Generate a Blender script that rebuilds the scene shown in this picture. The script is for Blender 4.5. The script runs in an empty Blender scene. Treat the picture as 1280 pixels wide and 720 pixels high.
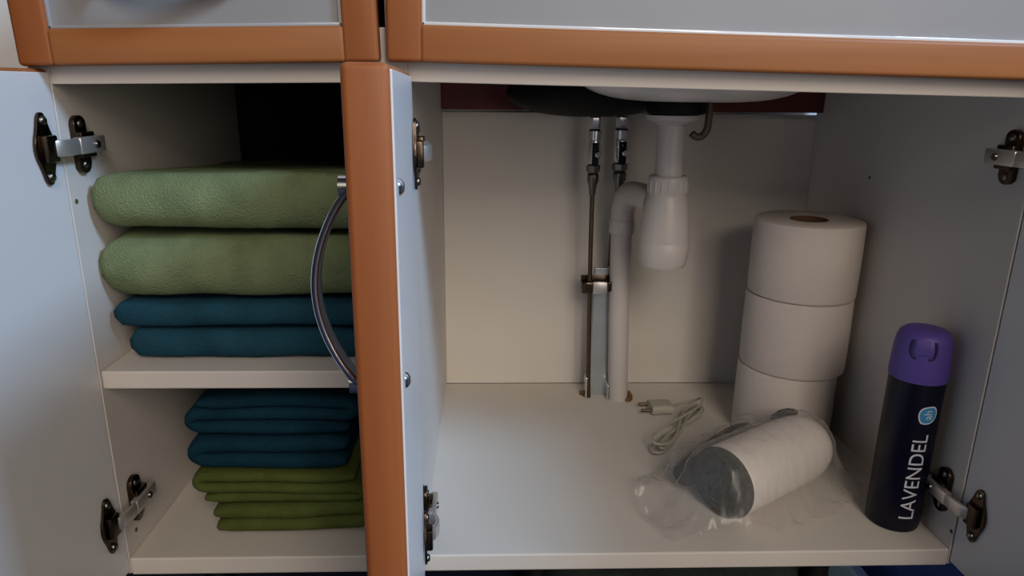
import bpy, bmesh, math, random
from mathutils import Vector, Matrix, noise
random.seed(4)
C = bpy.context.scene.collection
scene = bpy.context.scene
PI = math.pi
def R(d): return math.radians(d)

# ------------------------------------------------------------------ camera
cd = bpy.data.cameras.new('camera')
cam = bpy.data.objects.new('camera', cd); C.objects.link(cam)
cd.sensor_width = 36.0; cd.lens = 877.07 / 1280 * 36.0; cd.clip_start = 0.01
rt = Vector((0.99944, -0.03159, 0.01070)); up = Vector((-0.00155, 0.27641, 0.96104)); bk = Vector((-0.03331, -0.96052, 0.27621))
cam.matrix_world = Matrix(((rt.x, up.x, bk.x, 0.32781), (rt.y, up.y, bk.y, -0.55861), (rt.z, up.z, bk.z, 0.41866), (0, 0, 0, 1)))
scene.camera = cam

# ------------------------------------------------------------------ world, lights, exposure
w = bpy.data.worlds.new('room_light'); scene.world = w; w.use_nodes = True
w.node_tree.nodes['Background'].inputs[0].default_value = (0.62, 0.66, 0.72, 1)
w.node_tree.nodes['Background'].inputs[1].default_value = 0.03
def area(name, loc, target, size, power, col):
    l = bpy.data.lights.new(name, 'AREA'); l.shape = 'RECTANGLE'; l.size = size[0]; l.size_y = size[1]
    l.energy = power; l.color = col
    o = bpy.data.objects.new(name, l); C.objects.link(o); o.location = loc
    o.rotation_euler = (Vector(target) - Vector(loc)).to_track_quat('-Z', 'Y').to_euler()
    return o
area('window_daylight', (2.1, -1.00, 1.85), (0.1, -0.05, 0.25), (0.45, 0.5), 54.0, (0.44, 0.68, 1.0))
area('ceiling_lamp', (0.75, -2.1, 1.60), (0.5, 0.1, 0.15), (0.8, 1.0), 27.0, (1.0, 0.87, 0.74))
area('front_fill', (1.5, -2.5, 0.75), (0.45, 0.2, 0.2), (1.2, 1.2), 16.0, (1.0, 0.89, 0.79))  # added low fill from the front, lifts the top rail and interior
scene.view_settings.view_transform = 'Standard'
scene.view_settings.look = 'None'
scene.view_settings.exposure = 0.0
scene.view_settings.gamma = 1.0
scene.view_settings.use_curve_mapping = False

# ------------------------------------------------------------------ materials
def lin(c):
    c = c / 255.0
    return c / 12.92 if c <= 0.04045 else ((c + 0.055) / 1.055) ** 2.4
def rgb(r, g, b): return (lin(r), lin(g), lin(b), 1)
def base(name):
    m = bpy.data.materials.new(name); m.use_nodes = True
    nt = m.node_tree; return m, nt, nt.nodes['Principled BSDF']
def mat(name, col, rough=0.5, metal=0.0, var=0.0, vscale=8.0, bump=0.0, bscale=200.0, coat=0.0, sheen=0.0, spec=0.5):
    m, nt, b = base(name)
    b.inputs['Base Color'].default_value = col; b.inputs['Roughness'].default_value = rough
    b.inputs['Metallic'].default_value = metal; b.inputs['Coat Weight'].default_value = coat
    b.inputs['Sheen Weight'].default_value = sheen; b.inputs['Specular IOR Level'].default_value = spec
    tc = nt.nodes.new('ShaderNodeTexCoord')
    if var:
        n = nt.nodes.new('ShaderNodeTexNoise'); n.inputs['Scale'].default_value = vscale; n.inputs['Detail'].default_value = 4
        r = nt.nodes.new('ShaderNodeValToRGB')
        r.color_ramp.elements[0].position = 0.3; r.color_ramp.elements[1].position = 0.7
        r.color_ramp.elements[0].color = tuple(c * (1 - var) for c in col[:3]) + (1,)
        r.color_ramp.elements[1].color = tuple(min(1, c * (1 + var)) for c in col[:3]) + (1,)
        nt.links.new(tc.outputs['Object'], n.inputs['Vector']); nt.links.new(n.outputs['Fac'], r.inputs['Fac'])
        nt.links.new(r.outputs['Color'], b.inputs['Base Color'])
    if bump:
        n = nt.nodes.new('ShaderNodeTexNoise'); n.inputs['Scale'].default_value = bscale; n.inputs['Detail'].default_value = 3
        p = nt.nodes.new('ShaderNodeBump'); p.inputs['Strength'].default_value = bump; p.inputs['Distance'].default_value = 0.002
        nt.links.new(tc.outputs['Object'], n.inputs['Vector']); nt.links.new(n.outputs['Fac'], p.inputs['Height'])
        nt.links.new(p.outputs['Normal'], b.inputs['Normal'])
    return m
def wood(name, c1, c2, along):
    m, nt, b = base(name)
    b.inputs['Roughness'].default_value = 0.5; b.inputs['Specular IOR Level'].default_value = 0.3
    tc = nt.nodes.new('ShaderNodeTexCoord'); mp = nt.nodes.new('ShaderNodeMapping')
    s = [38, 38, 38]; s[along] = 2.2; mp.inputs['Scale'].default_value = s
    n = nt.nodes.new('ShaderNodeTexNoise'); n.inputs['Scale'].default_value = 1.0; n.inputs['Detail'].default_value = 5; n.inputs['Distortion'].default_value = 0.6
    r = nt.nodes.new('ShaderNodeValToRGB'); r.color_ramp.elements[0].position = 0.32; r.color_ramp.elements[1].position = 0.72
    r.color_ramp.elements[0].color = c1; r.color_ramp.elements[1].color = c2
    nt.links.new(tc.outputs['Object'], mp.inputs['Vector']); nt.links.new(mp.outputs['Vector'], n.inputs['Vector'])
    nt.links.new(n.outputs['Fac'], r.inputs['Fac']); nt.links.new(r.outputs['Color'], b.inputs['Base Color'])
    return m
WHITE = mat('white_laminate', rgb(204, 197, 190), 0.5, var=0.02, vscale=5)
CREAM = mat('cream_laminate', rgb(203, 196, 187), 0.6, var=0.03, vscale=4)
DOORW = mat('white_door_lining', rgb(212, 210, 210), 0.35, var=0.015, vscale=4)
SHADEB = mat('shade_black_back_board', rgb(20, 18, 18), 0.9, var=0.2)  # near-black colour stands in for deep shade at the left compartment's back
RED = mat('dark_red_wood', rgb(84, 20, 15), 0.6, var=0.2, vscale=20)
WOODH = wood('alder_wood_across', rgb(146, 88, 46), rgb(166, 107, 62), 0)
WOODV = wood('alder_wood_upright', rgb(142, 80, 42), rgb(160, 96, 54), 2)
GREY = mat('grey_panel', rgb(142, 140, 140), 0.42, var=0.03, vscale=12)
BEAD = mat('pale_glossy_bead', rgb(226, 224, 222), 0.15, coat=0.6)
PALEG = mat('dull_grey_bead', rgb(158, 158, 160), 0.3)
CHROME = mat('chrome', rgb(215, 215, 220), 0.2, 1.0)
STEEL = mat('nickel_steel', rgb(120, 116, 110), 0.3, 1.0, var=0.15, vscale=60)
BRIGHT = mat('bright_nickel', rgb(205, 200, 195), 0.38, 0.8)
DSTEEL = mat('dark_hinge_steel', rgb(78, 66, 56), 0.28, 1.0, var=0.3, vscale=60)
GALV = mat('galvanised_steel', rgb(176, 184, 188), 0.35, 0.75, var=0.12, vscale=30)
COPPER = mat('dull_brass_tube', rgb(96, 80, 60), 0.35, 0.9, var=0.2, vscale=40)
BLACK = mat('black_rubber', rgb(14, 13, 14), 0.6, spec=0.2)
PVC = mat('white_plastic', rgb(190, 183, 178), 0.4, var=0.02)
CERAM = mat('white_ceramic', rgb(222, 214, 204), 0.2, coat=0.3)
BROWNP = mat('brown_plastic', rgb(86, 68, 52), 0.45, var=0.1)
RUST = mat('brown_foam', rgb(112, 82, 48), 0.9, var=0.3, vscale=90, bump=0.5)
PAPER = mat('toilet_paper', rgb(198, 188, 180), 0.95, var=0.02, vscale=30, bump=0.35, bscale=420)
CARD = mat('grey_brown_cardboard', rgb(96, 68, 46), 0.9)
NAVY = mat('dark_navy_can', rgb(7, 6, 28), 0.38, spec=0.3)
PURPLE = mat('purple_plastic', rgb(84, 66, 148), 0.5)
PURPLED = mat('deep_purple_slot', rgb(30, 22, 74), 0.6)
INK = mat('pale_lettering', rgb(214, 214, 222), 0.5)
BLUEB = mat('sky_blue_badge', rgb(58, 142, 190), 0.45)
CORDM = mat('off_white_cord', rgb(166, 162, 148), 0.5)
DRY = mat('white_gloss_plastic', rgb(226, 218, 212), 0.35)
GRILL = mat('dark_grey_mesh', rgb(66, 68, 66), 0.95, spec=0.1, var=0.4, vscale=160, bump=0.8, bscale=350)
DGREY = mat('dark_grey_plastic', rgb(30, 31, 30), 0.5, var=0.1)
WALLM = mat('white_wall_paint', rgb(244, 242, 240), 0.8, bump=0.1)
FLOORM = mat('dark_floor_covering', rgb(14, 24, 50), 0.8, var=0.15, vscale=14, bump=0.2)
def cloth(name, c, c2=None):
    m = mat(name, c, 0.95, var=0.22, vscale=26, bump=0.9, bscale=620, sheen=0.0, spec=0.05)
    return m
GRN1 = cloth('light_green_terry', rgb(114, 126, 92))
GRN2 = cloth('olive_green_terry', rgb(82, 92, 46))
TEAL1 = cloth('petrol_blue_terry', rgb(34, 70, 86))
TEAL2 = cloth('dark_petrol_terry', rgb(22, 54, 68))
MATM = cloth('grey_green_pile', rgb(66, 74, 70))
MATB = cloth('deep_blue_pile', rgb(7, 15, 38))
def film():
    m = bpy.data.materials.new('clear_plastic_film'); m.use_nodes = True; nt = m.node_tree; nt.nodes.clear()
    out = nt.nodes.new('ShaderNodeOutputMaterial'); mix = nt.nodes.new('ShaderNodeMixShader')
    tr = nt.nodes.new('ShaderNodeBsdfTransparent'); tr.inputs[0].default_value = (0.97, 0.97, 0.97, 1)
    ad = nt.nodes.new('ShaderNodeMixShader'); gl = nt.nodes.new('ShaderNodeBsdfGlossy'); gl.inputs['Roughness'].default_value = 0.3
    df = nt.nodes.new('ShaderNodeBsdfDiffuse'); df.inputs[0].default_value = rgb(205, 200, 196)
    lw = nt.nodes.new('ShaderNodeLayerWeight'); lw.inputs['Blend'].default_value = 0.35
    mr = nt.nodes.new('ShaderNodeMapRange'); mr.inputs['To Min'].default_value = 0.09; mr.inputs['To Max'].default_value = 0.42
    ad.inputs[0].default_value = 0.35
    nt.links.new(df.outputs[0], ad.inputs[1]); nt.links.new(gl.outputs[0], ad.inputs[2])
    nt.links.new(lw.outputs['Facing'], mr.inputs['Value']); nt.links.new(mr.outputs[0], mix.inputs[0])
    nt.links.new(tr.outputs[0], mix.inputs[1]); nt.links.new(ad.outputs[0], mix.inputs[2]); nt.links.new(mix.outputs[0], out.inputs[0])
    return m
FILM = film()

# ------------------------------------------------------------------ helpers
def obj(name, bm, m, parent=None, M=None, smooth=None, origin=None):
    """links a bmesh given in world space (or in the space of M) as one mesh object"""
    if M is not None: bm.transform(M)
    if parent is not None:
        bm.transform(parent.matrix_world.inverted())
    elif origin is not None:
        bm.transform(Matrix.Translation(-Vector(origin)))
    bmesh.ops.recalc_face_normals(bm, faces=bm.faces)
    me = bpy.data.meshes.new(name); bm.to_mesh(me); bm.free(); me.materials.append(m)
    if smooth is not None:
        me.polygons.foreach_set('use_smooth', [True] * len(me.polygons))
        if smooth < 179: me.set_sharp_from_angle(angle=R(smooth))
    o = bpy.data.objects.new(name, me); C.objects.link(o)
    if parent is not None:
        o.parent = parent; o.matrix_world = parent.matrix_world.copy()
        o.matrix_basis = Matrix.Identity(4)
        o.matrix_parent_inverse = Matrix.Identity(4)
    elif origin is not None: o.location = origin; o.matrix_world = Matrix.Translation(origin)
    return o
def each(name, bm, m, parent, M=None, smooth=None, label=None):
    """links every loose piece of a bmesh as a part of its own"""
    left = set(bm.verts); out = []
    while left:
        st = [left.pop()]; isl = set(st)
        while st:
            for e in st.pop().link_edges:
                for v in e.verts:
                    if v in left: left.discard(v); isl.add(v); st.append(v)
        b = bmesh.new(); mp = {v: b.verts.new(v.co) for v in isl}
        for f in {f for v in isl for f in v.link_faces}: b.faces.new([mp[v] for v in f.verts])
        o = obj(name, b, m, parent, M.copy() if M is not None else None, smooth)
        if label: o['label'] = label
        out.append(o)
    bm.free(); return out
def thing(name, label, cat, loc=(0, 0, 0), group=None):
    o = bpy.data.objects.new(name, None); C.objects.link(o); o.location = loc
    o.matrix_world = Matrix.Translation(loc); o.empty_display_size = 0.02
    tag(o, label, cat, group); return o
def tag(o, label, cat=None, group=None):
    o['label'] = label
    if cat: o['category'] = cat
    if group: o['group'] = group
    return o
def struct(o): o['kind'] = 'structure'; return o
def box(bm, x0, x1, y0, y1, z0, z1, bev=0.0, seg=2, M=None):
    t = bmesh.new(); bmesh.ops.create_cube(t, size=1)
    for v in t.verts: v.co = Vector(((x0 + x1) / 2 + v.co.x * (x1 - x0), (y0 + y1) / 2 + v.co.y * (y1 - y0), (z0 + z1) / 2 + v.co.z * (z1 - z0)))
    if bev: bmesh.ops.bevel(t, geom=t.edges[:], offset=bev, segments=seg, affect='EDGES', profile=0.5)
    if M is not None: t.transform(M)
    add(bm, t)
def add(bm, t):
    me = bpy.data.meshes.new('tmp'); t.to_mesh(me); t.free(); bm.from_mesh(me); bpy.data.meshes.remove(me)
def prism(bm, pts, axis, a0, a1, bev=0.0):
    """polygon in the two other axes, extruded along axis"""
    t = bmesh.new()
    def mk(p, a):
        c = [0, 0, 0]; o = [i for i in range(3) if i != axis]; c[axis] = a; c[o[0]] = p[0]; c[o[1]] = p[1]; return t.verts.new(c)
    A = [mk(p, a0) for p in pts]; B = [mk(p, a1) for p in pts]; n = len(pts)
    t.faces.new(A); t.faces.new(B[::-1])
    for i in range(n): t.faces.new((A[i], B[i], B[(i + 1) % n], A[(i + 1) % n]))
    if bev: bmesh.ops.bevel(t, geom=t.edges[:], offset=bev, segments=2, affect='EDGES', profile=0.5)
    add(bm, t)
def lathe(bm, prof, loc, axis=(0, 0, 1), seg=40, sx=1, sy=1):
    t = bmesh.new(); rings = []
    for r, z in prof:
        if r < 1e-6: rings.append([t.verts.new((0, 0, z))])
        else: rings.append([t.verts.new((r * sx * math.cos(2 * PI * k / seg), r * sy * math.sin(2 * PI * k / seg), z)) for k in range(seg)])
    for a, b in zip(rings, rings[1:]):
        for k in range(seg):
            k2 = (k + 1) % seg
            if len(a) == 1 and len(b) == 1: continue
            if len(a) == 1: t.faces.new((a[0], b[k], b[k2]))
            elif len(b) == 1: t.faces.new((a[k], a[k2], b[0]))
            else: t.faces.new((a[k], a[k2], b[k2], b[k]))
    q = Vector(axis).to_track_quat('Z', 'Y').to_matrix().to_4x4()
    t.transform(Matrix.Translation(loc) @ q); add(bm, t)
def smoothpts(pts, n=6, closed=False):
    P_ = [Vector(p) for p in pts]; out = []; N = len(P_)
    rng = range(N) if closed else range(N - 1)
    for i in rng:
        p0 = P_[(i - 1) % N] if closed or i > 0 else P_[0]; p1 = P_[i]; p2 = P_[(i + 1) % N]
        p3 = P_[(i + 2) % N] if closed or i + 2 < N else P_[-1]
        for k in range(n):
            t = k / n
            out.append(0.5 * ((2 * p1) + (p2 - p0) * t + (2 * p0 - 5 * p1 + 4 * p2 - p3) * t * t + (3 * p1 - p0 - 3 * p2 + p3) * t ** 3))
    if not closed: out.append(P_[-1])
    return out
def tube(bm, pts, r, seg=10, cap=True, closed=False, flat=None):
    """round tube along pts; flat=(w, t, dir) gives a flat band instead"""
    t = bmesh.new(); rings = []; P_ = [Vector(p) for p in pts]; N = len(P_); prev = None
    for i, p in enumerate(P_):
        if closed: d = P_[(i + 1) % N] - P_[i - 1]
        else: d = P_[min(i + 1, N - 1)] - P_[max(i - 1, 0)]
        d.normalize()
        if flat: u = Vector(flat[2]) - d * d.dot(Vector(flat[2])); u.normalize()
        elif prev is None:
            u = d.orthogonal().normalized()
        else:
            u = prev - d * prev.dot(d); u.normalize()
        prev = u; v = d.cross(u); rr = r[i] if isinstance(r, (list, tuple)) else r
        ring = []
        for k in range(seg):
            a = 2 * PI * k / seg
            if flat:
                ca, sa = math.cos(a), math.sin(a)
                e = 0.45
                ring.append(t.verts.new(p + u * flat[0] / 2 * math.copysign(abs(ca) ** e, ca) + v * flat[1] / 2 * math.copysign(abs(sa) ** e, sa)))
            else: ring.append(t.verts.new(p + (u * math.cos(a) + v * math.sin(a)) * rr))
        rings.append(ring)
    for i in range(N if closed else N - 1):
        a, b = rings[i], rings[(i + 1) % N]
        for k in range(seg): t.faces.new((a[k], a[(k + 1) % seg], b[(k + 1) % seg], b[k]))
    if cap and not closed: t.faces.new(rings[0][::-1]); t.faces.new(rings[-1])
    add(bm, t)
def cyl(bm, a, b, r, seg=24, bev=0.0):
    a = Vector(a); b = Vector(b); L = (b - a).length
    pr = [(0, 0), (r - bev, 0), (r, bev), (r, L - bev), (r - bev, L), (0, L)] if bev else [(0, 0), (r, 0), (r, L), (0, L)]
    lathe(bm, pr, a, b - a, seg)

# ------------------------------------------------------------------ room
XB, XC, D, H = 0.2663, 0.7663, 0.396, 0.418     # divider face, right wall, depth, opening height
FZ = -0.13                                        # room floor
bm = bmesh.new(); box(bm, -1.6, 2.6, -2.6, D + 0.02, FZ - 0.02, FZ); struct(obj('floor', bm, FLOORM))
bm = bmesh.new(); box(bm, -1.6, 2.6, D + 0.02, D + 0.06, FZ, 2.3); struct(obj('wall_back', bm, WALLM))

# ------------------------------------------------------------------ cabinet
cab = thing('vanity_cabinet', 'wide bathroom vanity cabinet with orange-brown wood frames, grey panels and three open doors', 'cabinet', (0, 0, FZ))
def cpart(name, m, bevel_boxes, smooth=None, label=None, bev=0.0008):
    b = bmesh.new()
    for q in bevel_boxes: box(b, *q, bev=bev)
    o = obj(name, b, m, cab, smooth=smooth)
    if label: o['label'] = label
    return o
cpart('side_panel', WHITE, [(-0.016, 0, 0, D, -0.016, 0.62)])
cpart('side_panel', WHITE, [(XC, XC + 0.016, 0, D, -0.016, 0.62)])
cpart('divider_panel', WHITE, [(XB - 0.016, XB, 0.0005, D - 0.004, 0, 0.605)])
cpart('bottom_panel', CREAM, [(0, XC, 0, D - 0.004, -0.0175, 0)], bev=0.0015)
cpart('shelf', WHITE, [(0.0005, XB - 0.0165, 0.002, D - 0.006, 0.1674, 0.1834)], bev=0.0012)
cpart('drawer_floor', WHITE, [(0, XB - 0.016, 0.02, D - 0.006, 0.432, 0.440)])
cpart('top_panel', WHITE, [(-0.016, XC + 0.016, 0, 0.05, 0.605, 0.62), (-0.016, XC + 0.016, D - 0.05, D, 0.605, 0.62), (-0.016, XB, 0.05, D - 0.05, 0.605, 0.62)])
cpart('back_panel', CREAM, [(XB, XC, D - 0.004, D, 0, 0.386)])
cpart('back_panel', SHADEB, [(0, XB - 0.016, D - 0.004, D, 0, 0.605)], label='back board coloured near black for the deep shade behind the towels')
cpart('mounting_rail', RED, [(XB + 0.0005, XC - 0.0005, D - 0.021, D - 0.004, 0.3895, 0.47)], label='dark red wooden rail across the top of the back')
bm = bmesh.new(); prism(bm, [(0, 0.4165), (XB - 0.016, 0.4205), (XB - 0.016, 0.46), (0, 0.46)], 1, 0, 0.016, 0.0008)
obj('top_rail', bm, WHITE, cab)
bm = bmesh.new(); prism(bm, [(XB, 0.4212), (XC, 0.4140), (XC, 0.455), (XB, 0.455)], 1, 0, 0.016, 0.0008)
obj('top_rail', bm, WHITE, cab)
bm = bmesh.new()
for x in (0.03, 0.38, 0.70):
    for y in (0.11, D - 0.06): lathe(bm, [(0, 0), (0.02, 0), (0.02, 0.01), (0.014, 0.02), (0.014, -FZ - 0.0176), (0, -FZ - 0.0176)], (x, y, FZ), seg=20)
each('foot', bm, BLACK, cab, smooth=40)

def bow(bm, a, b, out, width_dir, w_=0.012, t_=0.004, h=0.026):
    """arched bow handle between a and b, bulging along out"""
    a = Vector(a); b = Vector(b); out = Vector(out); pts = []
    for k in range(25):
        s = k / 24; pts.append(a.lerp(b, s) + out * (h * math.sin(PI * s) ** 0.75))
    tube(bm, pts, 0, seg=12, flat=(w_, t_, width_dir))
    for p in (a, b): cyl(bm, p - out * 0.0005, p + out * 0.006, 0.0055, 16)

def front(kind, M, W, z0, z1, fw=0.027, T=0.020, handle=None, bead=None):
    """framed front in local space: x 0..W along its width, y 0 (outer face) .. T (inner face), z0..z1"""
    e = 0.003
    b = bmesh.new(); box(b, fw - 0.004, W - fw + 0.004, 0.005, T - 0.001, z0 + fw - 0.004, z1 - fw + 0.004)
    fr = obj(kind, b, GREY, cab, M)
    for za, zb in ((z0, z0 + fw), (z1 - fw, z1)):
        b = bmesh.new(); box(b, fw - 0.0015, W - fw + 0.0015, 0, T, za, zb, bev=e, seg=3); obj('frame_rail', b, WOODH, fr, M, smooth=35)
    for xa, xb_ in ((0, fw), (W - fw, W)):
        b = bmesh.new(); box(b, xa, xb_, 0, T, z0, z1, bev=e, seg=3); obj('frame_stile', b, WOODV, fr, M, smooth=35)
    i0 = fw - 0.0004
    for (xa, xb_, za, zb) in ((i0, i0 + 0.0026, z0 + i0, z1 - i0), (W - i0 - 0.0026, W - i0, z0 + i0, z1 - i0), (i0, W - i0, z0 + i0, z0 + i0 + 0.0026), (i0, W - i0, z1 - i0 - 0.0026, z1 - i0)):
        b = bmesh.new(); box(b, xa, xb_, 0.002, 0.0054, za, zb, bev=0.0008, seg=2); obj('inset_bead', b, bead or BEAD, fr, M, smooth=40)['label'] = 'pale glossy bead along the grey panel'
    if kind == 'door':
        b = bmesh.new(); box(b, 0.0006, W - 0.0025, T - 0.0008, T + 0.0008, z0 + 0.0025, z1 - 0.0025, bev=0.0006); obj('inner_lining', b, DOORW, fr, M)['label'] = 'white inner side of the door'
    if handle:
        b = bmesh.new(); a, c2, wd = handle
        bow(b, a, c2, (0, -1, 0), wd, h=(0.019 if kind == 'door' else 0.024)); obj('handle', b, CHROME, fr, M, smooth=60)['label'] = 'arched chrome bow handle'
        if kind == 'door':
            for p in (a, c2):
                b = bmesh.new(); lathe(b, [(0, 0.0026), (0.002, 0.0024), (0.0036, 0.0012), (0.0042, 0)], (p[0], T + 0.0008, p[2]), (0, 1, 0), 16); obj('handle_screw', b, CHROME, fr, M, smooth=60)
    return fr
def rotz(a): return Matrix.Rotation(R(a), 4, 'Z')
# drawer fronts (each hangs a touch out of level, as in the photo)
Ml = Matrix.Translation((-0.0115, -0.0175, 0.4288)) @ Matrix.Rotation(R(-1.35), 4, 'Y')
front('drawer_front', Ml, 0.2590, 0.0, 0.165, fw=0.0255, T=0.0165, bead=PALEG, handle=((0.066, 0, 0.0565), (0.162, 0, 0.0565), (0, 0, 1)))
Mr = Matrix.Translation((0.2528, -0.0175, 0.4353)) @ Matrix.Rotation(R(0.95), 4, 'Y')
front('drawer_front', Mr, 0.5245, 0.0, 0.160, fw=0.0262, T=0.0165)
# doors: local x runs from the hinge to the free edge, local y 0 outer .. T inner
Z0, Z1 = -0.014, 0.4275
def doorM(inner_hinge, ang, flip):
    # ang: world angle of the direction hinge -> free edge; inner face towards +/-
    d = Vector((math.cos(R(ang)), math.sin(R(ang)), 0)); n = Vector((-d.y, d.x, 0)) * (1 if not flip else -1)
    o = Vector((inner_hinge[0], inner_hinge[1], 0)) - n * 0.0208
    return Matrix(((d.x, n.x, 0, o.x), (d.y, n.y, 0, o.y), (0, 0, 1, 0), (0, 0, 0, 1)))
ML = doorM((0.0, -0.0008), 268.0, False)
MM = doorM((0.2693, -0.002), 274.3, False)
MR = doorM((0.7672, -0.0008), 271.0, True)
front('door', ML, 0.272, Z0, Z1, handle=((0.240, 0, 0.287), (0.240, 0, 0.383), (1, 0, 0)))['label'] = 'left door, swung open to the left'
front('door', MM, 0.262, Z0, Z1, handle=((0.236, 0, 0.279), (0.236, 0, 0.374), (1, 0, 0)))['label'] = 'middle door, seen edge-on in front of the divider'
front('door', MR, 0.262, Z0, Z1, handle=((0.236, 0, 0.279), (0.236, 0, 0.374), (1, 0, 0)))['label'] = 'right door, swung open to the right'

def hinge(xw, s, zc, M, doorpos=0.022, cz=0.0, T=0.0216, label=None):
    """concealed hinge: s = +1 when the cabinet wall's free side faces +x"""
    def X(a): return xw + s * a
    def bb(b, xa, xb_, ya, yb, za, zb, bev=0.001): box(b, min(X(xa), X(xb_)), max(X(xa), X(xb_)), ya, yb, za, zb, bev=bev)
    zd = zc + cz
    b = bmesh.new()
    # arm body over the plate, then forward to the cup
    bb(b, 0.006, 0.013, 0.004, 0.040, zc - 0.0065, zc + 0.0065, 0.0015)
    e = M @ Vector((doorpos, T, zd)); xe = (e.x - xw) * s
    pts = [(X(0.010), 0.008, zc), (X(max(0.0105, xe + 0.010)), -0.004, (zc + zd) / 2), (X(xe + 0.0085), -0.016, zd), (X(xe + 0.002), -0.0215, zd)]
    tube(b, smoothpts(pts, 4), 0, seg=12, flat=(0.0125, 0.004, (0, 0, 1)))
    h = obj('hinge', b, BRIGHT, cab, smooth=40)
    if label: h['label'] = label
    b = bmesh.new()
    prof = []
    for k in range(24):
        a = 2 * PI * k / 24
        prof.append((0.0215 + 0.0085 * math.cos(a), zc + (0.0155 if math.sin(a) > 0 else -0.0155) + 0.0072 * math.sin(a)))
    prism(b, prof, 0, min(X(0.0), X(0.0045)), max(X(0), X(0.0045)), 0.0006)
    bb(b, 0.004, 0.0095, 0.012, 0.031, zc - 0.010, zc + 0.010)
    obj('mounting_plate', b, DSTEEL, h, smooth=35)['label'] = 'dark steel plate on the cabinet wall'
    b = bmesh.new()
    for dz in (-0.016, 0.016): lathe(b, [(0, 0.0062), (0.0026, 0.0058), (0.0038, 0.0042), (0.0038, 0)], (X(0), 0.0215, zc + dz), (s, 0, 0), 16)
    lathe(b, [(0, 0.0148), (0.0028, 0.0146), (0.0034, 0.013), (0.0034, 0.011)], (X(0), 0.026, zc), (s, 0, 0), 16)
    each('adjusting_screw', b, STEEL, h, smooth=50)
    b = bmesh.new(); prof = []
    for k in range(48):
        a = 2 * PI * k / 48; ca, sa = math.cos(a), math.sin(a)
        wv = 0.0065 + 0.0052 * math.exp(-(sa / 0.42) ** 2)
        prof.append((doorpos + wv * math.copysign(abs(ca) ** 0.7, ca), zd + 0.0265 * math.copysign(abs(sa) ** 0.85, sa)))
    prism(b, prof, 1, T, T + 0.0022, 0.0004)
    box(b, doorpos - 0.007, doorpos + 0.006, T + 0.001, T + 0.0075, zd - 0.010, zd + 0.010, bev=0.0015)
    obj('cup_plate', b, DSTEEL, h, M, smooth=35)['label'] = 'dark steel cup flange on the door'
    b = bmesh.new()
    for dz in (-0.0205, 0.0205): lathe(b, [(0, 0.003), (0.0026, 0.0026), (0.0036, 0.001), (0.0036, 0)], (doorpos, T + 0.0018, zd + dz), (0, 1, 0), 16)
    each('cup_screw', b, STEEL, h, M, smooth=50)
hinge(0.0, 1, 0.3705, ML, label='upper hinge of the left door'); hinge(0.0, 1, 0.0500, ML, label='lower hinge of the left door')
hinge(XB, 1, 0.3690, MM, label='upper hinge of the middle door'); hinge(XB, 1, 0.0360, MM, label='lower hinge of the middle door')
hinge(XC, -1, 0.3660, MR, label='upper hinge of the right door'); hinge(XC, -1, 0.0520, MR, label='lower hinge of the right door')
bm = bmesh.new()
for (x, y, z, s) in ((0.0, 0.0075, 0.327, 1), (0.0, 0.018, 0.018, 1), (XC, 0.003, 0.018, -1), (XC, 0.24, 0.322, -1)):
    lathe(bm, [(0, 0.0006), (0.0018, 0.0005), (0.0022, 0)], (x, y, z), (s, 0, 0), 12)
each('screw_cap', bm, BROWNP, cab)

# ------------------------------------------------------------------ washbasin
wb = thing('washbasin', 'white ceramic washbasin whose rounded underside hangs behind the top rail', 'washbasin', (0.5, 0.2, 0.62))
bm = bmesh.new(); box(bm, -0.02, XC + 0.02, -0.03, D + 0.018, 0.6205, 0.65, bev=0.006, seg=3); obj('basin_top', bm, CERAM, wb, smooth=40)
bm = bmesh.new()
pr = []
for k in range(17):
    a = PI / 2 * k / 16
    pr.append((1.0 * math.sin(a) ** 0.5, 0.620 - 0.2145 * math.cos(a) ** 0.42))
lathe(bm, pr, (0.5300, 0.160, 0), seg=56, sx=0.150, sy=0.115)
obj('bowl', bm, CERAM, wb, smooth=180)
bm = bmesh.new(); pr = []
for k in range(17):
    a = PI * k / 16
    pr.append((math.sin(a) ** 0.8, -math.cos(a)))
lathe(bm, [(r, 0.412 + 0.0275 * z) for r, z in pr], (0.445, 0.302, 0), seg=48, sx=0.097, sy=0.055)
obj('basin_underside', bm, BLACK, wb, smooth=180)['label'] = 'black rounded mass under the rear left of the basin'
bm = bmesh.new(); lathe(bm, [(0.022, 0.3905), (0.030, 0.3905), (0.033, 0.393), (0.033, 0.4075), (0.030, 0.4125), (0.022, 0.4125)], (0.5385, 0.25, 0), seg=40)
obj('drain_flange', bm, BLACK, wb, smooth=35)['label'] = 'black rubber drain flange'
bm = bmesh.new()
tube(bm, smoothpts([(0.560, 0.25, 0.409), (0.572, 0.25, 0.4085), (0.5760, 0.25, 0.401), (0.5765, 0.25, 0.384), (0.5750, 0.25, 0.373), (0.5695, 0.25, 0.3660), (0.5630, 0.25, 0.3660), (0.5585, 0.25, 0.3695)], 6), 0.0042, 14)
obj('overflow_hook', bm, BROWNP, wb, smooth=60)['label'] = 'curved brown overflow pipe ending in a hook'

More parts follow.
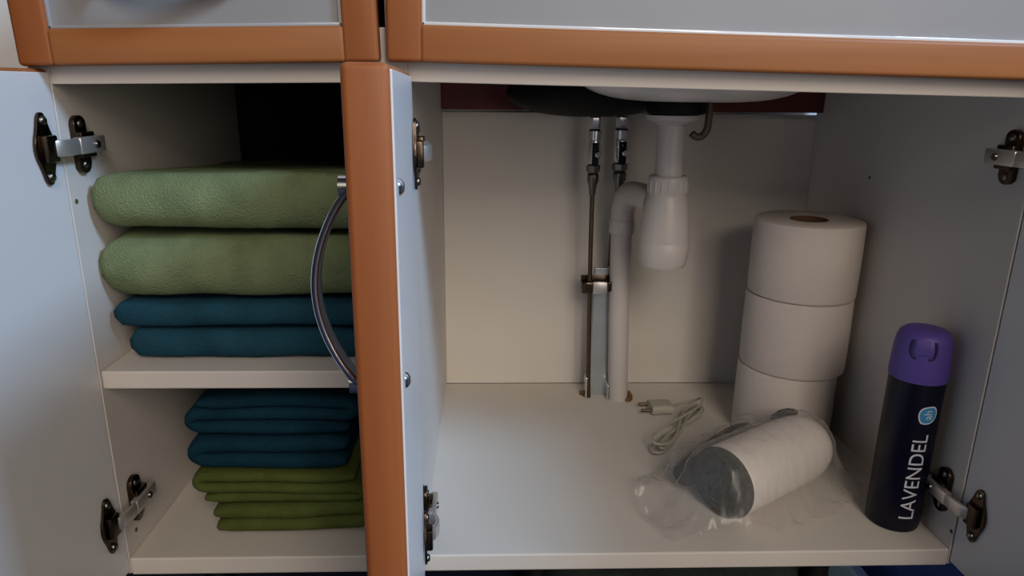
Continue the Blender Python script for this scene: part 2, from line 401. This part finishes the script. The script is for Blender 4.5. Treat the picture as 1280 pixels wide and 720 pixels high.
# ------------------------------------------------------------------ trap and waste pipe
trap = thing('bottle_trap', 'white plastic bottle trap with waste pipe running down to the cabinet floor', 'drain pipe', (0.5345, 0.25, 0.39))
tx, ty = 0.5350, 0.25
bm = bmesh.new(); lathe(bm, [(0.0, 0.300), (0.0158, 0.300), (0.0158, 0.378), (0.0175, 0.380), (0.0285, 0.384), (0.0295, 0.3895), (0.0, 0.3895)], (tx, ty, 0), seg=36)
obj('tailpiece', bm, PVC, trap, smooth=40)
bm = bmesh.new()
pr = [(0.0, 0.322), (0.0200, 0.322), (0.0222, 0.320), (0.0226, 0.3165), (0.0226, 0.302), (0.0215, 0.300), (0.0, 0.300)]
lathe(bm, pr, (tx, ty, 0), seg=36)
for k in range(18):
    a = 2 * PI * k / 18; cyl(bm, (tx + 0.0222 * math.cos(a), ty + 0.0222 * math.sin(a), 0.303), (tx + 0.0222 * math.cos(a), ty + 0.0222 * math.sin(a), 0.3165), 0.0012, 6)
obj('slip_nut', bm, PVC, trap, smooth=30)
bm = bmesh.new()
pr = [(0, 0.302), (0.0215, 0.302), (0.0235, 0.298), (0.0255, 0.285), (0.0283, 0.268), (0.0296, 0.252), (0.0292, 0.246), (0.0292, 0.2445), (0.0300, 0.243), (0.0296, 0.232), (0.0284, 0.220), (0.0262, 0.2155), (0.020, 0.2140), (0, 0.2135)]
lathe(bm, pr, (tx, ty, 0), seg=44); obj('trap_bottle', bm, PVC, trap, smooth=40)
bm = bmesh.new()
tube(bm, smoothpts([(0.522, 0.262, 0.291), (0.512, 0.290, 0.293), (0.505, 0.318, 0.290), (0.502, 0.335, 0.276), (0.5015, 0.340, 0.255), (0.5015, 0.340, 0.240)], 6), 0.0150, 22)
obj('elbow', bm, PVC, trap, smooth=60)
bm = bmesh.new(); lathe(bm, [(0.0165, 0.236), (0.0165, 0.252), (0.0150, 0.254)], (0.5015, 0.340, 0), seg=28); obj('elbow_collar', bm, PVC, trap, smooth=40)
bm = bmesh.new(); tube(bm, [(0.5015, 0.340, 0.245), (0.5040, 0.340, 0.12), (0.5090, 0.340, -0.005)], 0.0138, 24); obj('waste_pipe', bm, PVC, trap, smooth=60)
bm = bmesh.new(); tube(bm, [(0.510 + 0.0165 * math.cos(a), 0.341 + 0.017 * math.sin(a), 0.0025 + 0.0015 * math.sin(3 * a)) for a in [2 * PI * k / 20 for k in range(-3, 9)]], 0.0036, 8); obj('foam_sleeve', bm, RUST, trap, smooth=60)['label'] = 'torn brown sleeve around the pipe base'

# ------------------------------------------------------------------ water supplies
def valve(name, label, x0, y0, ztop, pts, zs, sc):
    t = thing(name, label, 'water pipe', (x0, y0, 0), 'water supply pipes under the basin')
    b = bmesh.new(); tube(b, smoothpts(pts, 6), 0.0030, 12); obj('tube', b, COPPER, t, smooth=60)
    b = bmesh.new(); cyl(b, (x0, y0, zs[0]), (x0, y0, ztop), 0.0036, 14); obj('tap_tail', b, COPPER, t, smooth=40)
    b = bmesh.new()
    lathe(b, [(0, zs[0] - 0.013), (0.0062 * sc, zs[0] - 0.013), (0.0070 * sc, zs[0] - 0.011), (0.0070 * sc, zs[0] - 0.001), (0.0055 * sc, zs[0] + 0.001), (0, zs[0] + 0.001)], (x0, y0, 0), seg=6)
    lathe(b, [(0, zs[0] - 0.028), (0.0082 * sc, zs[0] - 0.028), (0.0085 * sc, zs[0] - 0.017), (0.0060 * sc, zs[0] - 0.0145), (0, zs[0] - 0.0145)], (x0, y0, 0), seg=20)
    each('compression_nut', b, CHROME, t, smooth=25)
    b = bmesh.new(); lathe(b, [(0, zs[0] - 0.058), (0.0062 * sc, zs[0] - 0.058), (0.0080 * sc, zs[0] - 0.052), (0.0088 * sc, zs[0] - 0.036), (0.0078 * sc, zs[0] - 0.029), (0, zs[0] - 0.029)], (x0, y0, 0), seg=24)
    cyl(b, (x0, y0, zs[0] - 0.045), (x0 + 0.004, y0 - 0.0135, zs[0] - 0.045), 0.0042, 12, 0.001)
    obj('shutoff_body', b, CHROME, t, smooth=35)
    b = bmesh.new(); box(b, x0 - 0.0035 * sc, x0 + 0.0045 * sc, y0 - 0.0105, y0 - 0.0070, zs[0] - 0.058, zs[0] - 0.031, bev=0.0012); obj('lever', b, BLACK, t, smooth=35)
    b = bmesh.new()
    lathe(b, [(0, zs[0] - 0.070), (0.0062 * sc, zs[0] - 0.070), (0.0088 * sc, zs[0] - 0.067), (0.0088 * sc, zs[0] - 0.060), (0.0062 * sc, zs[0] - 0.0585), (0, zs[0] - 0.0585)], (x0, y0, 0), seg=8)
    lathe(b, [(0, zs[0] - 0.098), (0.0040, zs[0] - 0.098), (0.0052 * sc, zs[0] - 0.086), (0.0075 * sc, zs[0] - 0.080), (0.0075 * sc, zs[0] - 0.072), (0.006 * sc, zs[0] - 0.070), (0, zs[0] - 0.070)], (x0, y0, 0), seg=18)
    each('lower_nut', b, STEEL, t, smooth=30)
    return t
valve('supply_pipe', 'thin brass water supply pipe with chrome shut-off, the left one nearer the bare wall', 0.4610, 0.34, 0.4150,
      [(0.4612, 0.340, 0.300), (0.4618, 0.340, 0.22), (0.4640, 0.340, 0.12), (0.4668, 0.342, 0.03), (0.4685, 0.343, 0.0)], (0.383,), 1.0)
valve('supply_pipe', 'water supply pipe with larger chrome shut-off, passing behind the white trap elbow', 0.4990, 0.3610, 0.4150,
      [(0.4988, 0.361, 0.300), (0.4965, 0.362, 0.262), (0.4935, 0.366, 0.22), (0.4925, 0.368, 0.12), (0.4930, 0.369, 0.0)], (0.383,), 1.2)
ch = thing('pipe_duct', 'grey galvanised metal duct strip standing between the supply pipes on the cabinet floor', 'duct', (0.478, 0.348, 0))
bm = bmesh.new()
prism(bm, [(0.4695, 0.0), (0.4935, 0.0), (0.4915, 0.185), (0.4710, 0.185)], 1, 0.3500, 0.3512, 0.0003)
prism(bm, [(0.4922, 0.0), (0.4935, 0.0), (0.4915, 0.185), (0.4902, 0.185)], 1, 0.3512, 0.362, 0.0003)
prism(bm, [(0.4695, 0.0), (0.4707, 0.0), (0.4722, 0.185), (0.4710, 0.185)], 1, 0.3512, 0.362, 0.0003)
obj('duct_channel', bm, GALV, ch)
bm = bmesh.new(); box(bm, 0.4625, 0.4650, 0.336, 0.352, 0.0, 0.032, bev=0.0008); box(bm, 0.4925, 0.4945, 0.333, 0.352, 0, 0.022, bev=0.0006); each('duct_foot', bm, CHROME, ch)
bm = bmesh.new()
box(bm, 0.4660, 0.4850, 0.3290, 0.3350, 0.155, 0.171, bev=0.0012)
obj('pipe_clip', bm, BRIGHT, ch, smooth=40)['label'] = 'pale clip around the pipe'
bm = bmesh.new()
tube(bm, smoothpts([(0.4525, 0.345, 0.160), (0.4535, 0.333, 0.1625), (0.4660, 0.3325, 0.163)], 5), 0, seg=10, flat=(0.015, 0.0015, (0, 0, 1)))
tube(bm, smoothpts([(0.4850, 0.3325, 0.163), (0.4925, 0.335, 0.165), (0.4935, 0.349, 0.167)], 5), 0, seg=10, flat=(0.013, 0.0015, (0, 0, 1)))
box(bm, 0.4520, 0.4935, 0.3495, 0.3508, 0.156, 0.176, bev=0.0004)
each('clip_strap', bm, DSTEEL, ch, smooth=40)
bm = bmesh.new()
for k in range(5): box(bm, 0.4565 + 0.0018 * k, 0.4590 + 0.0018 * k, 0.3500 - 0.002 * k, 0.3545 - 0.0018 * k, 0, 0.005 + 0.0012 * (k % 3), bev=0.0006)
obj('foam_scrap', bm, RUST, ch)['label'] = 'brown scrap of foam at the foot'

# ------------------------------------------------------------------ toilet rolls
def roll(x, y, z0, z1, r, label, rot):
    t = thing('toilet_roll', label, 'toilet roll', (x, y, z0), 'stacked toilet rolls')
    b = bmesh.new(); n = 64; rings = []
    prof = [(0.0215, z1 - 0.0008), (r - 0.0035, z1), (r - 0.0008, z1 - 0.0012), (r, z1 - 0.004), (r + 0.0003, (z0 + z1) / 2), (r, z0 + 0.004), (r - 0.0008, z0 + 0.0012), (r - 0.0035, z0), (0.0215, z0 + 0.0008), (0.0215, z1 - 0.0008)]
    lathe(b, prof, (x, y, 0), seg=72)
    for v in b.verts:
        d = math.hypot(v.co.x - x, v.co.y - y)
        if d > 0.04:
            k = 1 + 0.012 * noise.noise(Vector((v.co.x * 14 + rot, v.co.y * 14, v.co.z * 9)))
            v.co.x = x + (v.co.x - x) * k; v.co.y = y + (v.co.y - y) * k
    obj('paper', b, PAPER, t, smooth=45)
    b = bmesh.new(); lathe(b, [(0.0190, z0 + 0.001), (0.0212, z0 + 0.001), (0.0212, z1 - 0.0002), (0.0190, z1 - 0.0002), (0.0190, z0 + 0.001)], (x, y, 0), seg=40); obj('core', b, CARD, t, smooth=40)['label'] = 'brown cardboard core'
    b = bmesh.new(); a0 = rot; tube(b, [(x + (r + 0.0002) * math.cos(a0), y + (r + 0.0002) * math.sin(a0), z0 + 0.003), (x + (r + 0.0002) * math.cos(a0), y + (r + 0.0002) * math.sin(a0), z1 - 0.003)], 0, seg=8, flat=(0.010, 0.0004, (-math.sin(a0), math.cos(a0), 0))); obj('loose_end', b, PAPER, t)
roll(0.7035, 0.243, 0.1840, 0.2735, 0.0612, 'white toilet roll on top of the stack, its dark core hole showing', 2.2)
roll(0.7030, 0.243, 0.0925, 0.1838, 0.0610, 'white toilet roll in the middle of the stack of three', -0.4)
roll(0.6990, 0.243, 0.0002, 0.0923, 0.0585, 'white toilet roll at the bottom of the stack, half hidden by the plastic bag', 1.0)

# ------------------------------------------------------------------ air freshener
ax_, ay_, ar = 0.7375, 0.0500, 0.0245
can = thing('air_freshener', 'dark navy air freshener can with purple cap and the word LAVENDEL, by the right door', 'spray can', (ax_, ay_, 0))
bm = bmesh.new()
lathe(bm, [(0, 0.003), (0.019, 0.0015), (0.0215, 0), (0.0238, 0.001), (ar, 0.004), (ar, 0.158), (0.0240, 0.1605), (0.0, 0.1605)], (ax_, ay_, 0), seg=56)
obj('can_body', bm, NAVY, can, smooth=40)
bm = bmesh.new()
lathe(bm, [(0, 0.1575), (ar + 0.0010, 0.1575), (ar + 0.0012, 0.160), (ar + 0.0004, 0.180), (0.0242, 0.190), (0.0233, 0.196), (0.0215, 0.2010), (0.0175, 0.2045), (0.012, 0.2055), (0, 0.2057)], (ax_, ay_, 0), seg=56)
obj('cap', bm, PURPLE, can, smooth=50)['label'] = 'purple plastic spray cap'
fa = math.atan2(-0.55861 - ay_, 0.32781 - ax_)      # the can's lettered side faces the room
def on_can(u, z, r): a = fa + u / ar; return Vector((ax_ + r * math.cos(a), ay_ + r * math.sin(a), z))
bm = bmesh.new()
for u in (-0.0085, 0.0115):
    s = 1 if u > 0 else -1
    tube(bm, smoothpts([on_can(u, 0.1985, 0.0226), on_can(u + s * 0.0006, 0.1930, 0.0238), on_can(u, 0.1870, 0.0241), on_can(u - s * 0.0016, 0.1835, 0.0241), on_can(u - s * 0.005, 0.1820, 0.0243)], 4), 0.0014, 8)
each('cap_slot', bm, PURPLED, can, smooth=60, label='dark groove beside the push button')
bm = bmesh.new()
tube(bm, smoothpts([on_can(0.0015, 0.1990, 0.0205), on_can(0.0015, 0.1940, 0.0228), on_can(0.0015, 0.1860, 0.0238)], 4), 0, seg=20, flat=(0.0150, 0.0030, (-math.sin(fa), math.cos(fa), 0)))
obj('push_button', bm, PURPLE, can, smooth=60)
def text_mesh(s, size):
    cu = bpy.data.curves.new('txt', 'FONT'); cu.body = s; cu.size = size; cu.resolution_u = 4; cu.offset = 0.0
    o = bpy.data.objects.new('txt', cu); C.objects.link(o)
    bpy.context.view_layer.update()
    me = bpy.data.meshes.new_from_object(o.evaluated_get(bpy.context.evaluated_depsgraph_get()))
    C.objects.unlink(o); bpy.data.objects.remove(o)
    b = bmesh.new(); b.from_mesh(me); bpy.data.meshes.remove(me)
    bmesh.ops.subdivide_edges(b, edges=[e for e in b.edges if e.calc_length() > size * 0.2], cuts=2)
    bmesh.ops.triangulate(b, faces=b.faces)
    return b
def wrap(b, z0, z1, uc, uw, r, name, m, parent):
    """lays flat text on the can: text x runs upwards (z0..z1), text y runs to the left of u"""
    xs = [v.co.x for v in b.verts]; ys = [v.co.y for v in b.verts]; x0, x1, y0, y1 = min(xs), max(xs), min(ys), max(ys)
    for v in b.verts:
        z = z0 + (v.co.x - x0) / (x1 - x0) * (z1 - z0); u = uc + uw / 2 - (v.co.y - y0) / (y1 - y0) * uw
        v.co = on_can(u, z, r)
    return obj(name, b, m, parent)
wrap(text_mesh('LAVENDEL', 1.0), 0.0165, 0.1070, 0.0125, 0.0135, ar + 0.0003, 'lettering', INK, can)['label'] = 'pale lettering reading LAVENDEL, running upwards'
def badge(sc, r, name, m):
    b = bmesh.new()
    sh = [(-0.0055, -0.0085), (0.0030, -0.0088), (0.0085, -0.0035), (0.0088, 0.0040), (0.0045, 0.0088), (-0.0055, 0.0070), (-0.0085, 0.0)]
    pts = smoothpts([(x * sc, y * sc, 0) for x, y in sh], 4, closed=True)
    c = b.verts.new(on_can(0.0150, 0.1275, r)); ring = [b.verts.new(on_can(0.0150 + p.x, 0.1275 + p.y, r)) for p in pts]
    mid = [b.verts.new(on_can(0.0150 + p.x * .5, 0.1275 + p.y * .5, r)) for p in pts]
    for i in range(len(ring)):
        j = (i + 1) % len(ring); b.faces.new((c, mid[i], mid[j])); b.faces.new((mid[i], ring[i], ring[j], mid[j]))
    return obj(name, b, m, can)
badge(1.0, ar + 0.00025, 'badge_rim', INK); badge(0.86, ar + 0.0004, 'badge', BLUEB)['label'] = 'light blue rounded shop badge'
wrap(text_mesh('ah', 1.0), 0.1230, 0.1320, 0.0150, 0.0075, ar + 0.00055, 'badge_letters', INK, can)

# ------------------------------------------------------------------ hair dryer, bag, cord
A = Vector((0.5610, 0.0560, 0.0385)); B = Vector((0.6720, 0.1290, 0.0385)); dr = (B - A).normalized(); L = (B - A).length
hd = thing('hair_dryer', 'white compact hair dryer with dark grey mesh end, lying inside the clear plastic bag', 'hair dryer', (A.x, A.y, 0))
bm = bmesh.new()
pr = [(0.0, 0.004), (0.0320, 0.0045), (0.0335, 0.0035), (0.0350, 0.0040), (0.0362, 0.0055), (0.0366, 0.02), (0.0368, 0.06), (0.0366, L - 0.012), (0.0350, L + 0.002), (0.0310, L + 0.014), (0.0240, L + 0.022), (0.0130, L + 0.027), (0, L + 0.0285)]
lathe(bm, pr, A, dr, 56); obj('body', bm, DRY, hd, smooth=50)
bm = bmesh.new()
lathe(bm, [(0, -0.0060), (0.012, -0.0055), (0.024, -0.0035), (0.0325, -0.0015), (0.0358, 0.0005), (0.0368, 0.0030), (0.0340, 0.0050)], A, dr, 48)
for r_ in (0.008, 0.014, 0.020, 0.026): tube(bm, [A + dr * (-0.0058 + 0.0030 * (r_ / 0.026) ** 2) + (dr.orthogonal().normalized() * math.cos(a) + dr.cross(dr.orthogonal().normalized()) * math.sin(a)) * r_ for a in [2 * PI * k / 40 for k in range(40)]], 0.0009, 6, closed=True)
obj('mesh_grille', bm, GRILL, hd, smooth=40)['label'] = 'dark grey perforated end'
bm = bmesh.new()
hp = smoothpts([(0.5340, 0.0950, 0.024), (0.560, 0.118, 0.027), (0.590, 0.143, 0.030), (0.6150, 0.1640, 0.031), (0.6330, 0.1790, 0.030)], 5)
rr = [0.0125 + 0.0035 * math.sin(PI * i / (len(hp) - 1)) for i in range(len(hp))]
tube(bm, hp, rr, 18); obj('folding_handle', bm, DGREY, hd, smooth=60)['label'] = 'dark grey folded handle alongside the body'
bm = bmesh.new(); c_ = B + Vector((-0.012, 0.020, 0.030))
tube(bm, smoothpts([c_ - dr * 0.022 + Vector((0, 0, 0.0)), c_, c_ + dr * 0.022 + Vector((0, 0, -0.004))], 4), [0.003, 0.0045, 0.005, 0.006, 0.006, 0.006, 0.005, 0.0045, 0.003][:9], 10)
obj('rear_switch', bm, DGREY, hd, smooth=60)

bag = bmesh.new(); NX, NY = 120, 84
bx0, bx1, by0, by1 = 0.470, 0.735, 0.010, 0.190
def seg_d(p, a, b):
    ab = b - a; t = max(0, min(1, (p - a).dot(ab) / ab.dot(ab))); return (p - (a + ab * t)).length
a2, b2 = Vector((A.x + 0.004, A.y + 0.002)), Vector((B.x - 0.006, B.y - 0.004)); h1, h2 = Vector((0.536, 0.097)), Vector((0.632, 0.178)); t1, t2 = Vector((0.488, 0.085)), Vector((0.555, 0.07))
def inside(x, y):
    # soft irregular outline of the bag
    c_ = Vector((0.606, 0.100)); d = Vector((x, y)) - c_
    ca, sa = math.cos(R(24)), math.sin(R(24)); u = d.x * ca + d.y * sa; v = -d.x * sa + d.y * ca
    r_ = (abs(u / 0.138) ** 2.6 + abs(v / 0.078) ** 2.6) ** (1 / 2.6)
    return r_ + 0.10 * noise.noise(Vector((x * 28, y * 28, 3.1)))
grid = {}
for i in range(NX + 1):
    for j in range(NY + 1):
        x = bx0 + (bx1 - bx0) * i / NX; y = by0 + (by1 - by0) * j / NY
        if inside(x, y) > 1.0: continue
        p = Vector((x, y)); z = 0.0025
        d = seg_d(p, a2, b2); Rr = 0.0400
        if d < Rr: z = 0.0385 + math.sqrt(Rr * Rr - d * d)
        else: z = 0.0385 * math.exp(-(d - Rr) / 0.012) + 0.002
        d = seg_d(p, h1, h2); Rh = 0.018
        if d < Rh: z = max(z, 0.030 + math.sqrt(Rh * Rh - d * d))
        else: z = max(z, 0.030 * math.exp(-(d - Rh) / 0.010))
        d = seg_d(p, t1, t2); z = max(z, 0.020 * math.exp(-(d / 0.022) ** 2) + 0.002)
        q = Vector((x * 46, y * 46, z * 26))
        cr = abs(noise.noise(q)) + 0.5 * abs(noise.noise(q * 2.3)) + 0.25 * abs(noise.noise(q * 5))
        z += 0.0115 * (0.75 - cr) * (0.55 if z > 0.05 else 1.0) * min(1, z / 0.006)
        z = max(z, 0.0009); 
        dd = seg_d(p, a2, b2)
        if dd < Rr - 0.001: z = max(z, 0.0385 + math.sqrt(max(0, 0.0378 ** 2 - dd * dd)) + 0.0012)
        grid[i, j] = bag.verts.new((x, y, z))
for (i, j), v in list(grid.items()):
    k = [(i, j), (i + 1, j), (i + 1, j + 1), (i, j + 1)]
    if all(q in grid for q in k): bag.faces.new([grid[q] for q in k])
o = obj('plastic_bag', bag, FILM, smooth=180, origin=(0.6, 0.1, 0)); tag(o, 'crumpled clear plastic bag around the hair dryer on the cabinet floor', 'bag')

cord = thing('power_cord', 'off-white power cord coiled in a figure eight with its two-pin plug, behind the bag', 'cord', (0.568, 0.235, 0))
bm = bmesh.new(); cc = Vector((0.5700, 0.2340, 0.0)); da = Vector((0.585, 0.811, 0)); db = Vector((-0.811, 0.585, 0))
pts = []
for k in range(200):
    t = 2 * PI * k / 50; i = k / 50
    Lq = 0.068 + 0.006 * math.sin(1.7 * i + 1); Wq = 0.0075 + 0.003 * math.sin(2.3 * i)
    pts.append(cc + da * (Lq * math.cos(t)) + db * (Wq * math.sin(2 * t) + 0.004 * math.sin(i * 2.1)) + Vector((0, 0, 0.0045 + 0.0035 * i + 0.003 * math.cos(t * 0.5))))
pts += [Vector(p) for p in ((0.612, 0.312, 0.010), (0.600, 0.318, 0.004), (0.585, 0.309, 0.0035), (0.570, 0.2960, 0.006))]
tube(bm, smoothpts(pts, 2), 0.0016, 8); obj('cable', bm, CORDM, cord, smooth=60)
bm = bmesh.new(); pl = smoothpts([(0.5720, 0.2960, 0.007), (0.562, 0.2955, 0.008), (0.552, 0.294, 0.008), (0.5435, 0.293, 0.008)], 3)
tube(bm, pl, 0, seg=16, flat=(0.026, 0.013, (0, 1, 0))); obj('plug', bm, CORDM, cord, smooth=60)
for yy in (0.303, 0.284):
    b = bmesh.new(); cyl(b, (0.5435, yy, 0.008), (0.5300, yy, 0.008), 0.0021, 12, 0.0006); obj('plug_pin', b, COPPER, cord, smooth=40)

# ------------------------------------------------------------------ towels
def fuzz(b, amp, sc, seed):
    for v in b.verts:
        n = noise.noise_vector(v.co * sc + Vector((seed, seed * 1.7, 0)))
        v.co += n * amp + noise.noise_vector(v.co * sc * 5 + Vector((0, seed, 0))) * amp * 0.28
def plump_towel(name, label, m, x0, x1, y0, y1, z0, z1, seed, sag=0.0, slump=0.0, group='folded towels on the shelf'):
    """thick folded towel: a rounded slab with the fold at the front, its two halves hinted by a crease at the side"""
    b = bmesh.new(); NXs, NS = 44, 40
    rings = []; hz = (z1 - z0) / 2; zc = (z0 + z1) / 2; yc = (y0 + y1) / 2; hy = (y1 - y0) / 2
    for i in range(NXs + 1):
        s = i / NXs; x = x0 + (x1 - x0) * s
        e = min(s, 1 - s) * (x1 - x0); k = min(1.0, e / (hz * 0.75)); f = math.sqrt(max(0, 1 - (1 - k) ** 2))
        f = 0.30 + 0.70 * f
        ring = []
        for j in range(NS):
            a = 2 * PI * j / NS; ca, sa = math.cos(a), math.sin(a)
            yy = hy * math.copysign(abs(ca) ** 0.22, ca); zz = hz * f * math.copysign(abs(sa) ** 0.72, sa)
            if abs(ca) > 0.5: yy = math.copysign(hy - (1 - math.sqrt(max(0, 1 - (zz / (hz + 1e-6)) ** 2))) * hz * 0.9, ca)
            yy *= (0.965 + 0.035 * f)
            dz = sag * math.sin(PI * s) * (1 if sa < 0 else 0.9)
            if slump and zz > 0: zz -= slump * ((yy + hy) / (2 * hy)) ** 0.8 * (zz / hz)
            ring.append(b.verts.new((x, yc + yy, zc + zz - dz)))
        rings.append(ring)
    for p, q in zip(rings, rings[1:]):
        for j in range(NS): b.faces.new((p[j], p[(j + 1) % NS], q[(j + 1) % NS], q[j]))
    b.faces.new(rings[0][::-1]); b.faces.new(rings[-1])
    fuzz(b, 0.0016, 22, seed)
    o = obj(name, b, m, smooth=180, origin=((x0 + x1) / 2, yc, z0))
    return tag(o, label, 'towel', group)
plump_towel('folded_towel', 'petrol blue folded towel lying directly on the shelf, lowest of its pile', TEAL1, 0.0150, 0.2440, 0.024, 0.345, 0.1842, 0.2128, 1, 0.0)
plump_towel('folded_towel', 'thin petrol blue folded towel just under the light green towels on the shelf', TEAL1, 0.0060, 0.2430, 0.022, 0.350, 0.2142, 0.2378, 5, 0.0)
plump_towel('folded_towel', 'thick light green towel, the lower of two green ones on the shelf', GRN1, 0.0015, 0.2460, 0.018, 0.355, 0.2392, 0.2965, 9, 0.0)
plump_towel('folded_towel', 'thick light green towel on top of the shelf pile', GRN1, 0.0050, 0.2470, 0.016, 0.335, 0.2985, 0.3530, 14, 0.0, slump=0.030)

def fold_towel(name, label, m, x0, x1, y0, y1, z0, z1, seed, mirror=False, layers=3, tilt=0.0, group='folded towels below the shelf'):
    """towel folded in three: an S-shaped ribbon seen from the front, running back into the cabinet"""
    T = (z1 - z0) / layers; r = T / 2; path = []
    zs = [z1 - T * (k + 0.5) for k in range(layers)]
    xa, xb_ = x0 + T * 0.5, x1 - T * 0.5
    for k, z in enumerate(zs):
        L_, R_ = (xa, xb_)
        if k == layers - 1: L_ = xa if (k % 2) else xa
        L_ += 0.004 * noise.noise(Vector((seed, k * 3.3, 1))); R_ += 0.004 * noise.noise(Vector((seed, k * 3.3, 7)))
        row = [L_ + (R_ - L_) * i / 26 for i in range(27)]
        if k % 2: row = row[::-1]
        for i, x in enumerate(row): path.append((x, z))
        if k < layers - 1:
            x_end = row[-1]; d = 1 if not (k % 2) else -1
            for t in (0.2, 0.4, 0.6, 0.8): path.append((x_end + d * r * math.sin(PI * t), z - T * t))
    b = bmesh.new(); NY_ = 22; strips = []
    th = T * 0.53
    for j in range(NY_ + 1):
        s = j / NY_; y = y0 + (y1 - y0) * s; f = min(1, 0.88 + 0.12 * min(1, s * 14))
        top = []; bot = []
        for i, (x, z) in enumerate(path):
            p0 = path[max(0, i - 1)]; p1 = path[min(len(path) - 1, i + 1)]
            dx, dz = p1[0] - p0[0], p1[1] - p0[1]; l = math.hypot(dx, dz) or 1
            nx, nz = -dz / l, dx / l
            endf = min(1, 0.45 + 0.2 * min(i, len(path) - 1 - i))
            h = th * f * endf
            wob = 0.0022 * noise.noise(Vector((x * 16 + seed, z * 30, y * 4)))
            yo = 0.0045 * noise.noise(Vector((x * 11, seed + z * 45, 0)))
            xx = x if not mirror else (x0 + x1 - x); nxx = nx if not mirror else -nx
            top.append(b.verts.new((xx + nxx * h, y + yo * (1 - s), z + nz * h + wob + tilt * (xx - x0))))
            bot.append(b.verts.new((xx - nxx * h, y + yo * (1 - s), z - nz * h + wob + tilt * (xx - x0))))
        strips.append((top, bot))
    for (t0, b0), (t1_, b1) in zip(strips, strips[1:]):
        for i in range(len(path) - 1):
            b.faces.new((t0[i], t0[i + 1], t1_[i + 1], t1_[i])); b.faces.new((b0[i], b1[i], b1[i + 1], b0[i + 1]))
        b.faces.new((t0[0], t1_[0], b1[0], b0[0])); b.faces.new((t0[-1], b0[-1], b1[-1], t1_[-1]))
    for (t0, b0) in (strips[0], strips[-1]):
        for i in range(len(path) - 1): b.faces.new((t0[i], b0[i], b0[i + 1], t0[i + 1]))
    # puff the cut front rim outwards so each layer reads as soft cloth
    n0 = len(path)
    o = obj(name, b, m, smooth=180, origin=((x0 + x1) / 2, (y0 + y1) / 2, z0))
    sd = o.modifiers.new('soft', 'SUBSURF'); sd.levels = 1; sd.render_levels = 1
    return tag(o, label, 'towel', group)
fold_towel('folded_towel', 'olive green folded towel at the very bottom of the lower pile', GRN2, 0.0570, 0.2150, 0.030, 0.330, 0.0008, 0.0322, 2, mirror=False, layers=2, tilt=0.02)
fold_towel('folded_towel', 'olive green folded towel second from the bottom, under the dark blue ones', GRN2, 0.0535, 0.2080, 0.030, 0.240, 0.0362, 0.0682, 4, mirror=True)
fold_towel('folded_towel', 'dark petrol blue folded towel resting on the olive green towels', TEAL2, 0.0530, 0.2050, 0.032, 0.325, 0.0700, 0.1025, 7, mirror=True, layers=2)
fold_towel('folded_towel', 'dark petrol blue folded towel on top of the lower pile', TEAL2, 0.0530, 0.2040, 0.034, 0.320, 0.1040, 0.1440, 11, mirror=False)

# ------------------------------------------------------------------ mats under and before the cabinet
def matpile(name, label, m, x0, x1, y0, y1, h, seed):
    b = bmesh.new(); n = 40; g = {}
    for i in range(n + 1):
        for j in range(n + 1):
            x = x0 + (x1 - x0) * i / n; y = y0 + (y1 - y0) * j / n; e = min(i, j, n - i, n - j)
            g[i, j] = b.verts.new((x + 0.01 * noise.noise(Vector((y * 9, seed, 0))), y + 0.008 * noise.noise(Vector((x * 9, seed, 0))), FZ + (0.0 if e == 0 else h * (0.7 if e == 1 else 1) * (0.8 + 0.5 * noise.noise(Vector((x * 18, y * 18, seed)))))))
    for i in range(n):
        for j in range(n): b.faces.new((g[i, j], g[i + 1, j], g[i + 1, j + 1], g[i, j + 1]))
    o = obj(name, b, m, smooth=180, origin=((x0 + x1) / 2, (y0 + y1) / 2, FZ)); return tag(o, label, 'mat')
matpile('bath_mat', 'grey-green bath mat peeping out under the cabinet front', MATM, 0.40, 0.76, -0.10, 0.20, 0.020, 3)
matpile('bath_mat', 'deep blue bath mat under the right door', MATB, 0.775, 1.25, -0.22, 0.22, 0.016, 8)
